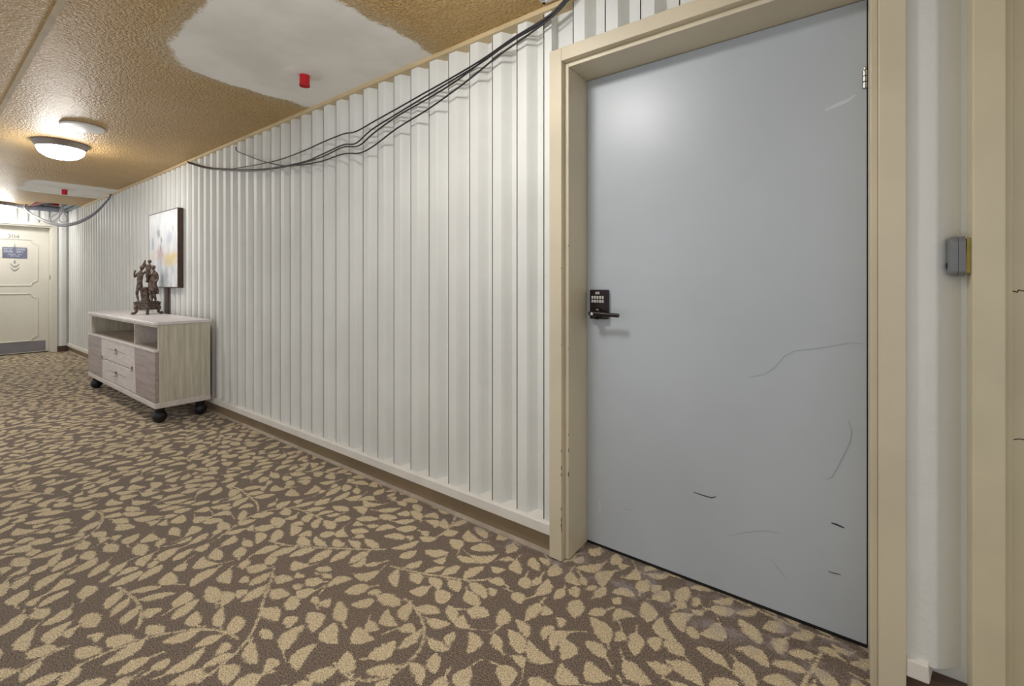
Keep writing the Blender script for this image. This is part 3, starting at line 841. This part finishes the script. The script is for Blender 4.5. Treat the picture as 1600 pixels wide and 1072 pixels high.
# ================================================================== CABLES
def cable(name, pts3, r, mat, label, group):
    mb = MB(); mb.tube(pts3, r, 7, smooth=5)
    return tag(mb.obj(name, mat, smooth=60), label, 'cable', group)
YC = 1.592
def zz(l):   # zoom coordinates of a detail view (2.5x, origin 280,0) to photograph pixels
    return [(280 + a / 2.5, b / 2.5) for a, b in l]
def wallpts(l, y=YC, y_end=None):
    L = zz(l); n_ = len(L)
    return [on_plane_y(a, b, y) for i, (a, b) in enumerate(L)]
up = [Vector((-0.845, 1.572, 2.325)), Vector((-0.78, 1.54, 2.40)), Vector((-0.70, 1.48, 2.50))]
gL = 'black cables looping along the ribbed wall'
c1 = [(1480, 28), (1420, 78), (1300, 152), (1180, 235), (1050, 312), (950, 368), (850, 425), (760, 475), (690, 514), (640, 524), (560, 556), (480, 592), (370, 630), (220, 658)]
c2 = [(1478, 34), (1400, 100), (1290, 166), (1180, 245), (1070, 312), (960, 378), (850, 445), (750, 508), (690, 560), (640, 566), (560, 602), (480, 634), (330, 660), (200, 662), (110, 655), (36, 634)]
c3 = [(1482, 30), (1405, 90), (1300, 160), (1200, 228), (1080, 318), (960, 392), (850, 455), (760, 520), (700, 570), (640, 575), (560, 612), (470, 640), (360, 660), (240, 664)]
c4 = [(1484, 40), (1380, 124), (1250, 215), (1160, 288), (1080, 350), (970, 428), (850, 502), (760, 570), (705, 598), (640, 602), (540, 634), (400, 653), (310, 666)]
lab = ['black cable, uppermost of the strands crossing the ribbed wall', 'black cable across the ribbed wall that ends at the tan ceiling strip',
       'black cable, middle strand of those crossing the ribbed wall', 'black cable, lowest of the strands crossing the ribbed wall']
for i, (cc, l_) in enumerate(zip((c1, c2, c3, c4), lab)):
    yy = 1.590 - 0.004 * i
    pts = wallpts(cc, yy)
    if i == 1: pts += [on_plane_y(294, 252.5, 1.597)]
    else:
        tail = [(200, 662), (110, 655), (36, 634)]
        pts += [q + Vector((0, 0, -0.004 * (i - 1))) for q in wallpts(tail[(0 if i != 0 else 0):], yy)]
    off_ = Vector((0.006 * i, -0.006 * (i % 2), 0))
    cable('cable', [u + off_ for u in reversed(up)] + pts, 0.0042, MAT['cable'], l_, gL)
c5 = [(222, 574), (226, 590), (268, 608), (340, 634), (420, 648), (520, 640)]
cable('cable', wallpts(c5, 1.586), 0.004, MAT['cable'], 'short black cable dropping from the tan strip into the cable bundle', gL)

def far_pts(l, x0, x1, y0, y1):
    # points of a hanging cable between the wall and the opening: position runs from (x0,y0) to (x1,y1)
    out = []; n_ = len(l)
    for i, (px_, py_) in enumerate(l):
        r = (px_ - 800.0) / F_PX; c_, s_ = math.cos(YAW), math.sin(YAW)
        # ray meets the vertical plane through both ends
        dx, dy = c_ * r - s_, s_ * r + c_
        ex, ey = x1 - x0, y1 - y0
        tt = (x0 * ey - y0 * ex) / (dx * ey - dy * ex)
        out.append(Vector((dx * tt, dy * tt, EYE + (441.0 - py_) / F_PX * tt)))
    return out
fb = [(171, 309), (163, 319), (154, 329), (145, 336.5), (136.6, 342), (122, 349), (107, 352.5), (92.6, 353), (75, 348), (57, 340), (44, 331), (39, 322)]
gF = 'grey and white cables hanging by the cream door'
for i in range(3):
    q = far_pts([(a, b - 1.3 * i * math.sin(math.pi * k / 11)) for k, (a, b) in enumerate(fb)], -7.75 - 0.03 * i, -9.85, 1.585 - 0.01 * i, 1.05)
    q = [q[0] + Vector((0.05, 0.0, 0.04))] + q + [q[-1] + Vector((-0.05, 0.10, 0.1)), q[-1] + Vector((-0.05, 0.16, 0.22))]
    cable('cable', q, 0.011, MAT['greycable'], ['grey cable slung from the ribbed wall to the end opening, lowest strand', 'grey cable slung from the ribbed wall to the end opening, middle strand', 'grey cable slung from the ribbed wall to the end opening, upper strand'][i], gF)
def loop3(l, x): 
    out = []
    for px_, py_ in l:
        r = (px_ - 800.0) / F_PX; c_, s_ = math.cos(YAW), math.sin(YAW)
        tt = x / (c_ * r - s_); out.append(Vector((x, tt * (c_ + s_ * r), EYE + (441.0 - py_) / F_PX * tt)))
    return out
loops = [([(97, 322), (98, 330), (90, 341), (82, 346), (78, 342), (84, 337), (94, 330), (96, 320)], 'white cable curling out of the ceiling opening in a wide loop'),
         ([(98, 321), (100, 332), (104, 341), (101, 347), (94, 346), (92, 338), (97, 322)], 'white cable hanging in a narrow teardrop loop from the ceiling opening'),
         ([(40, 318), (42, 326), (52, 336), (64, 344), (76, 348), (88, 346), (95, 334), (98, 321)], 'white cable strung under the ceiling opening from side to side')]
for i, (l_, lb) in enumerate(loops):
    q = loop3(l_, -9.75 - 0.03 * i)
    q = [q[0] + Vector((0, 0, 0.12))] + q + [q[-1] + Vector((0.0, 0, 0.12))]
    if i == 2: q[0] = q[1] + Vector((-0.02, 0.14, 0.14))
    cable('cable', q, 0.007, MAT['whitecable'], lb, gF)
mb = MB(); mb.box(-10.0, -9.86, 0.985, 1.10, CEIL - 0.05, CEIL)
tag(mb.obj('splice_box', MAT['galv'], bevel=0.004), 'small grey splice box on the ceiling beside the far dome light', 'junction box')

# ================================================================== CABINET
CX0, CX1, CYF, CYB = -6.62, -4.42, 1.188, 1.582
cab = tag(empty('sideboard', (-5.52, 1.39, 0.0)), 'long whitewashed sideboard on black ball casters against the ribbed wall', 'sideboard')
def part(mb, name, mat, parent=cab, **k): return rel(mb.obj(name, mat, **k), parent)
part(MB().box(CX0, CX1, CYF, CYB, 0.135, 0.181), 'plinth', MAT['cab_light'], bevel=0.006)
part(MB().box(CX0 + 0.01, CX0 + 0.03, 1.213, CYB - 0.004, 0.181, 0.790), 'side_panel', MAT['cab_side'])
part(MB().box(CX1 - 0.03, CX1 - 0.004, 1.213, CYB - 0.004, 0.181, 0.790), 'side_panel', MAT['cab_side'])
part(MB().box(CX0 + 0.03, CX1 - 0.03, CYB - 0.014, CYB - 0.004, 0.181, 0.790), 'back_panel', MAT['cab_in'])
part(MB().box(CX0 + 0.03, CX1 - 0.03, 1.200, CYB - 0.014, 0.585, 0.600), 'shelf', MAT['cab_in'])
part(MB().box(CX0 + 0.008, CX1 - 0.004, CYF - 0.004, 1.213, 0.585, 0.604), 'front_rail', MAT['cab_light'], bevel=0.004)
part(MB().box(-5.095, -5.075, 1.22, CYB - 0.014, 0.600, 0.790), 'divider', MAT['cab_light'])
part(MB().box(CX0 + 0.03, CX1 - 0.03, 1.225, CYB - 0.014, 0.181, 0.585), 'carcass', MAT['cab_in'])
def slab(z0, z1, o_):
    ch = 0.05
    poly = [(CX0 - o_ + ch, CYF - o_), (CX1 + o_ - 0.02, CYF - o_), (CX1 + o_, CYF - o_ + 0.02), (CX1 + o_, CYB), (CX0 - o_, CYB), (CX0 - o_, CYF - o_ + ch * 0.6)]
    return MB().prism(poly, z0, z1)
part(slab(0.787, 0.804, -0.002), 'top_moulding', MAT['cab_side'], bevel=0.004)
part(slab(0.804, 0.830, 0.008), 'top', MAT['cab_top'], bevel=0.006, seg=3)
# doors: mauve panel with slanted inner edge plus a light stile carrying the pull
def cab_door(x_out, xi_top, xi_bot, x_in):
    s = 1 if x_in > x_out else -1
    d = part(MB().prism([(x_out, 0.186), (xi_bot, 0.186), (xi_top, 0.583), (x_out, 0.583)], CYF, 1.213, axis='y'), 'door', MAT['cab_mauve'], bevel=0.004)
    g_ = 0.004 * s
    rel(MB().prism([(xi_bot + g_, 0.186), (x_in, 0.186), (x_in, 0.583), (xi_top + g_, 0.583)], CYF + 0.001, 1.213, axis='y').obj('stile', MAT['cab_light'], bevel=0.003), d)
    xp = (xi_top + xi_bot) / 2 * 0.45 + x_in * 0.55
    mbp = ylathe(MB(), [(0.020, 0.0), (0.020, 0.004), (0.016, 0.006)], (xp, CYF + 0.001, 0.395), 20)
    mbp.box(xp - 0.016, xp + 0.016, CYF - 0.014, CYF, 0.372, 0.381)
    rel(mbp.obj('pull', MAT['chrome'], smooth=30), d)
    rel(ylathe(MB(), [(0.014, 0.0), (0.014, 0.001), (0.012, 0.0012)], (xp, CYF - 0.0055, 0.400), 16).obj('pull_recess', MAT['lockblack']), d)
cab_door(CX0 + 0.012, -6.074, -6.026, -5.968)
cab_door(CX1 - 0.006, -4.965, -4.920, -5.070)
for z0, z1, zp in ((0.386, 0.583, 0.503), (0.186, 0.380, 0.292)):
    d = part(MB().box(-5.962, -5.078, CYF + 0.002, 1.213, z0, z1), 'drawer', MAT['cab_light'], bevel=0.004)
    rel(MB().box(-5.78, -5.24, CYF - 0.0005, CYF + 0.004, zp - 0.002, zp + 0.002).obj('groove', MAT['groove']), d)
    mbp = ylathe(MB(), [(0.026, 0.0), (0.026, 0.004), (0.021, 0.007)], (-5.515, CYF + 0.002, zp), 24)
    mbp.box(-5.545, -5.485, CYF - 0.016, CYF, zp - 0.030, zp - 0.022)
    rel(mbp.obj('pull', MAT['chrome'], smooth=30), d)
    rel(MB().box(-5.540, -5.490, CYF - 0.0065, CYF - 0.003, zp + 0.002, zp + 0.018).obj('pull_recess', MAT['lockblack'], bevel=0.002), d)
for x, y in ((-6.54, 1.245), (-4.515, 1.245), (-4.505, 1.530), (-6.54, 1.530)):
    mb = MB(); pr = []
    for i in range(13):
        a = math.radians(-90 + 15 * i); pr.append((max(0.051 * math.cos(a), 0.003), 0.053 + 0.053 * math.sin(a)))
    base = len(mb.v); mb.lathe(pr, 28, (0, 0, 0))
    mb.v = [(x + a, y + b, c_) for a, b, c_ in mb.v]
    o = part(mb, 'caster', MAT['black'], smooth=60)
    rel(MB().lathe([(0.030, 0.090), (0.034, 0.098), (0.034, 0.1345), (0.03, 0.135)], 24, (x, y, 0)).obj('caster_socket', MAT['black'], smooth=30), o)
    # split line of the ball
    ring = [(x + 0.0512 * math.cos(a), y - 0.006 + 0.003 * math.sin(2 * a), 0.0535 + 0.0525 * math.sin(a)) for a in [2 * math.pi * k_ / 24 for k_ in range(24)]]
    rel(MB().tube(ring, 0.0018, 6, smooth=1, closed=True).obj('caster_seam', MAT['groove'] if False else MAT['lockblack'], smooth=60), o)

# ================================================================== STATUE
st = tag(empty('statue', (-5.60, 1.445, 0.8302), math.radians(75.4)), 'dark bronze statue of three figures on a footed plinth, on the sideboard', 'statue')
R_ = 0.108
def sq(r, rot=0.0): return [(r * math.cos(math.pi / 2 * k_ + rot), r * math.sin(math.pi / 2 * k_ + rot)) for k_ in range(4)]
mb = MB(); mb.prism(sq(R_ * 0.94), 0.080, 0.094); mb.prism(sq(R_), 0.094, 0.106); mb.prism(sq(R_ * 0.95), 0.106, 0.112); mb.prism(sq(R_ * 1.02), 0.112, 0.124); mb.prism(sq(R_ * 0.86), 0.124, 0.132)
mb.obj('plinth', MAT['bronze'], st, bevel=0.003)
mb = MB(); mb.prism(sq(R_ * 0.80), 0.045, 0.082)
mb.obj('apron', MAT['bronze'], st, bevel=0.004)
for k_ in range(4):
    a = math.pi / 2 * k_; ca, sa = math.cos(a), math.sin(a)
    pth = [(0.078, 0.088), (0.092, 0.074), (0.092, 0.054), (0.084, 0.036), (0.094, 0.018), (0.112, 0.013), (0.124, 0.017)]
    MB().tube([(r * ca, r * sa, z) for r, z in pth], [0.014]*6 + [0.013]*6 + [0.011]*6 + [0.013]*8, 10).obj('foot', MAT['bronze'], st, smooth=60)

def figure(name, joints, bones, root=0):
    """one continuous body grown from a skeleton: joints (x, y, z, radius)"""
    me = bpy.data.meshes.new(name)
    me.from_pydata([j[:3] for j in joints], bones, [])
    me.materials.append(MAT['bronze'])
    o_ = put(bpy.data.objects.new(name, me), st)
    sk = o_.modifiers.new('skin', 'SKIN'); sk.use_smooth_shade = True
    lay = me.skin_vertices[0] if me.skin_vertices else None
    if lay is None:
        bpy.context.view_layer.objects.active = o_
        bm = bmesh.new(); bm.from_mesh(me); bm.verts.layers.skin.verify(); bm.to_mesh(me); bm.free(); lay = me.skin_vertices[0]
    for i, j in enumerate(joints):
        r = j[3]; lay.data[i].radius = (r, r if len(j) < 5 else j[4]); lay.data[i].use_root = (i == root)
    ss = o_.modifiers.new('subsurf', 'SUBSURF'); ss.levels = 2; ss.render_levels = 2
    return o_
def head(mb, x, y, z, r, face=-1):
    # head with nose and hair cap
    pr = [(max(r * math.cos(math.radians(a)) * (1.0 if a > -20 else 0.9), 0.001), r * 1.18 * math.sin(math.radians(a))) for a in range(-90, 91, 15)]
    mb.lathe(pr, 16, (x, y, z))
    mb.lathe([(r * 0.16, -0.2 * r), (r * 0.2, 0.0), (r * 0.05, 0.3 * r)], 8, (x + face * r * 0.25, y - r * 0.98, z))
    mb.lathe([(max(r * 1.08 * math.cos(math.radians(a)), 0.001), r * 1.22 * math.sin(math.radians(a))) for a in range(12, 91, 13)], 16, (x - face * r * 0.08, y + r * 0.15, z))
# left figure: upright, one arm raised, the other reaching to the middle
figure('standing_figure', [
    (-0.061, 0, 0.278, 0.024), (-0.060, 0, 0.320, 0.022), (-0.058, 0, 0.366, 0.026), (-0.054, 0, 0.405, 0.020), (-0.050, 0, 0.430, 0.011), (-0.045, 0, 0.452, 0.012),
    (-0.080, 0.0, 0.396, 0.012), (-0.100, -0.008, 0.366, 0.009), (-0.100, -0.018, 0.408, 0.0075), (-0.092, -0.022, 0.440, 0.008),
    (-0.034, 0.0, 0.402, 0.013), (-0.018, -0.010, 0.424, 0.010), (-0.002, -0.014, 0.440, 0.009),
    (-0.076, -0.010, 0.256, 0.016), (-0.082, -0.022, 0.206, 0.0125), (-0.072, -0.012, 0.144, 0.008), (-0.068, -0.036, 0.137, 0.007),
    (-0.046, 0.004, 0.256, 0.016), (-0.044, -0.006, 0.206, 0.012), (-0.040, 0.006, 0.144, 0.008), (-0.036, -0.018, 0.137, 0.007)],
    [(0,1),(1,2),(2,3),(3,4),(4,5),(3,6),(6,7),(7,8),(8,9),(3,10),(10,11),(11,12),(0,13),(13,14),(14,15),(15,16),(0,17),(17,18),(18,19),(19,20)])
mb = MB(); head(mb, -0.042, 0.0, 0.463, 0.0195, 1); mb.obj('head', MAT['bronze'], st, smooth=60)
# right figure: stooping, long drapery, seen from the back
figure('draped_figure', [
    (0.034, -0.01, 0.286, 0.034), (0.044, -0.005, 0.330, 0.034), (0.052, 0, 0.378, 0.034), (0.048, 0, 0.418, 0.024), (0.045, 0, 0.440, 0.012), (0.044, 0, 0.456, 0.012),
    (0.070, 0.0, 0.405, 0.016), (0.080, -0.006, 0.360, 0.013), (0.066, -0.03, 0.320, 0.011),
    (0.026, -0.004, 0.410, 0.014), (0.012, -0.008, 0.392, 0.011), (-0.002, -0.012, 0.418, 0.009),
    (0.046, -0.02, 0.240, 0.026), (0.050, -0.026, 0.190, 0.017), (0.064, -0.02, 0.142, 0.010), (0.058, -0.046, 0.136, 0.008),
    (0.020, -0.02, 0.240, 0.024), (0.030, -0.026, 0.188, 0.015), (0.034, -0.026, 0.142, 0.010), (0.030, -0.048, 0.136, 0.008)],
    [(0,1),(1,2),(2,3),(3,4),(4,5),(3,6),(6,7),(7,8),(3,9),(9,10),(10,11),(0,12),(12,13),(13,14),(14,15),(0,16),(16,17),(17,18),(18,19)])
mb = MB(); head(mb, 0.044, 0.0, 0.468, 0.0195, -1); mb.obj('head', MAT['bronze'], st, smooth=60)
mb = MB()
for k_ in range(9):
    a = -1.9 + k_ * 0.36
    mb.tube([(0.036 + 0.024 * math.cos(a), -0.006 + 0.024 * math.sin(a), 0.315), (0.034 + 0.040 * math.cos(a), -0.012 + 0.040 * math.sin(a), 0.26), (0.036 + 0.050 * math.cos(a + 0.1), -0.016 + 0.046 * math.sin(a + 0.1), 0.20 + 0.012 * (k_ % 3))], [0.008, 0.0095, 0.010, 0.010, 0.010, 0.010, 0.009, 0.007, 0.004], 8)
mb.obj('drapery', MAT['bronze'], st, smooth=60)
# small winged figure held aloft between them
figure('raised_child', [
    (0.002, 0, 0.420, 0.017), (0.004, 0, 0.452, 0.019), (0.010, 0, 0.482, 0.015), (0.014, 0, 0.502, 0.009), (0.016, 0, 0.512, 0.010),
    (-0.012, -0.004, 0.484, 0.010), (-0.022, -0.008, 0.508, 0.008), (-0.017, -0.008, 0.540, 0.009),
    (0.030, -0.004, 0.474, 0.009), (0.034, -0.008, 0.450, 0.008),
    (-0.006, -0.01, 0.385, 0.012), (-0.002, -0.006, 0.345, 0.009), (-0.012, -0.012, 0.318, 0.008),
    (0.012, 0.008, 0.388, 0.012), (0.006, 0.010, 0.345, 0.009), (0.002, 0.0, 0.312, 0.008)],
    [(0,1),(1,2),(2,3),(3,4),(2,5),(5,6),(6,7),(2,8),(8,9),(0,10),(10,11),(11,12),(0,13),(13,14),(14,15)])
mb = MB(); head(mb, 0.017, 0.0, 0.526, 0.016, 1); mb.obj('head', MAT['bronze'], st, smooth=60)
mb = MB()
for k_ in range(4):
    mb.tube([(-0.008, 0.012, 0.47), (-0.022 - 0.003 * k_, 0.014, 0.50 - 0.006 * k_), (-0.020 - 0.006 * k_, 0.012, 0.538 - 0.013 * k_)], [0.006, 0.007, 0.008, 0.008, 0.008, 0.007, 0.006, 0.005, 0.003], 8)
mb.obj('wing', MAT['bronze'], st, smooth=60)
# fluted stump in the middle
mb = MB(); pr_seg = 28; prof = [(0.036, 0.131), (0.034, 0.145), (0.028, 0.165), (0.024, 0.22), (0.026, 0.25), (0.034, 0.262), (0.030, 0.270), (0.004, 0.272)]
vs_ = []; fs_ = []
for r, z in prof:
    for k_ in range(pr_seg):
        a = 2 * math.pi * k_ / pr_seg; rr = r * (1 + 0.07 * (1 if k_ % 2 else -1)); vs_.append((-0.014 + rr * math.cos(a), rr * math.sin(a), z))
for i in range(len(prof) - 1):
    for k_ in range(pr_seg):
        k2 = (k_ + 1) % pr_seg; fs_.append((i*pr_seg+k_, i*pr_seg+k2, (i+1)*pr_seg+k2, (i+1)*pr_seg+k_))
fs_.append(tuple(range(pr_seg - 1, -1, -1))); fs_.append(tuple((len(prof)-1)*pr_seg + k_ for k_ in range(pr_seg)))
mb.add(vs_, fs_); mb.obj('stump', MAT['bronze'], st, smooth=50)

# ================================================================== PAINTING AND BROWN STRIP
pt = tag(empty('painting', (-5.63, 1.60, 1.485)), 'abstract canvas in a walnut frame on the ribbed wall above the sideboard', 'painting')
hx, hz = 0.43, 0.39
mb = MB()
mb.box(-hx, -hx + 0.008, -0.024, 0.022, -hz, hz); mb.box(hx - 0.008, hx, -0.024, 0.022, -hz, hz)
mb.box(-hx + 0.008, hx - 0.008, -0.024, 0.022, hz - 0.008, hz); mb.box(-hx + 0.008, hx - 0.008, -0.024, 0.022, -hz, -hz + 0.008)
mb.obj('frame', MAT['walnut'], pt)
MB().box(-hx + 0.008, hx - 0.008, -0.0235, 0.01, -hz + 0.008, hz - 0.008).obj('canvas', MAT['canvas'], pt)
mb = MB(); mb.box(-5.705, -5.60, 1.612, 1.6245, 0.15, 1.092)
tag(mb.obj('brown_board', MAT['brownboard'], bevel=0.002), 'narrow brown upright board on the wall between sideboard and painting', 'board')

# ================================================================== DOORBELL
db = tag(empty('doorbell', (D2L0, 1.632, 1.165)), 'grey rounded doorbell on a brass wedge at the beige frame edge', 'doorbell')
def rbox(x0, x1, hy, z0, z1, r, seg=6):
    poly = []
    for cy, cz, a0 in ((hy - r, z1 - r, 0), (-hy + r, z1 - r, 90), (-hy + r, z0 + r, 180), (hy - r, z0 + r, 270)):
        for i in range(seg + 1):
            a = math.radians(a0 + 90 * i / seg); poly.append((cy + r * math.cos(a), cz + r * math.sin(a)))
    return MB().prism(poly, x0, x1, axis='x')
def puff(x0, x1, hy, z0, z1, r, e):
    # rounded slab whose rim is turned over towards -x
    mbx = MB(); N_ = 8; ring = []
    def outline(ins):
        P_ = []
        h_, a0_, b0_, rr = hy - ins, z0 + ins, z1 - ins, max(r - ins, 0.003)
        for cy, cz, a0 in ((h_ - rr, b0_ - rr, 0), (-h_ + rr, b0_ - rr, 90), (-h_ + rr, a0_ + rr, 180), (h_ - rr, a0_ + rr, 270)):
            for i in range(N_):
                a = math.radians(a0 + 90 * i / (N_ - 1)); P_.append((cy + rr * math.cos(a), cz + rr * math.sin(a)))
        return P_
    prof_ = [(x1, 0.0)] + [(x0 + e - e * math.sin(t_), e - e * math.cos(t_)) for t_ in [math.pi / 2 * i / 6 for i in range(7)]]
    n_ = 4 * N_; vs2 = []; fs2 = []
    for xx, ins in prof_: vs2 += [(xx, a, b) for a, b in outline(ins)]
    for i in range(len(prof_) - 1):
        for k_ in range(n_):
            k2 = (k_ + 1) % n_; fs2.append((i*n_+k_, i*n_+k2, (i+1)*n_+k2, (i+1)*n_+k_))
    fs2.append(tuple(range(n_))); fs2.append(tuple((len(prof_)-1)*n_ + k_ for k_ in range(n_)))
    return mbx.add(vs2, fs2)
puff(-0.043, -0.024, 0.018, 0.000, 0.104, 0.017, 0.013).obj('shell', MAT['bell'], db, smooth=50)
puff(-0.0235, -0.010, 0.0182, 0.000, 0.104, 0.017, 0.002).obj('back_shell', MAT['bell'], db, smooth=50)
MB().prism([(-0.011, 0.008), (0.0, 0.008), (0.0, 0.098), (-0.008, 0.098)], -0.015, 0.015, axis='y').obj('bracket', MAT['brass'], db, bevel=0.001)
ylb = MB(); ylb.lathe([(0.008, 0.0), (0.008, 0.0015), (0.006, 0.002)], 16)
ylb.v = [(-0.0425 - z, a, 0.028 + b) for a, b, z in ylb.v]
ylb.obj('button', MAT['black'], db, smooth=30)
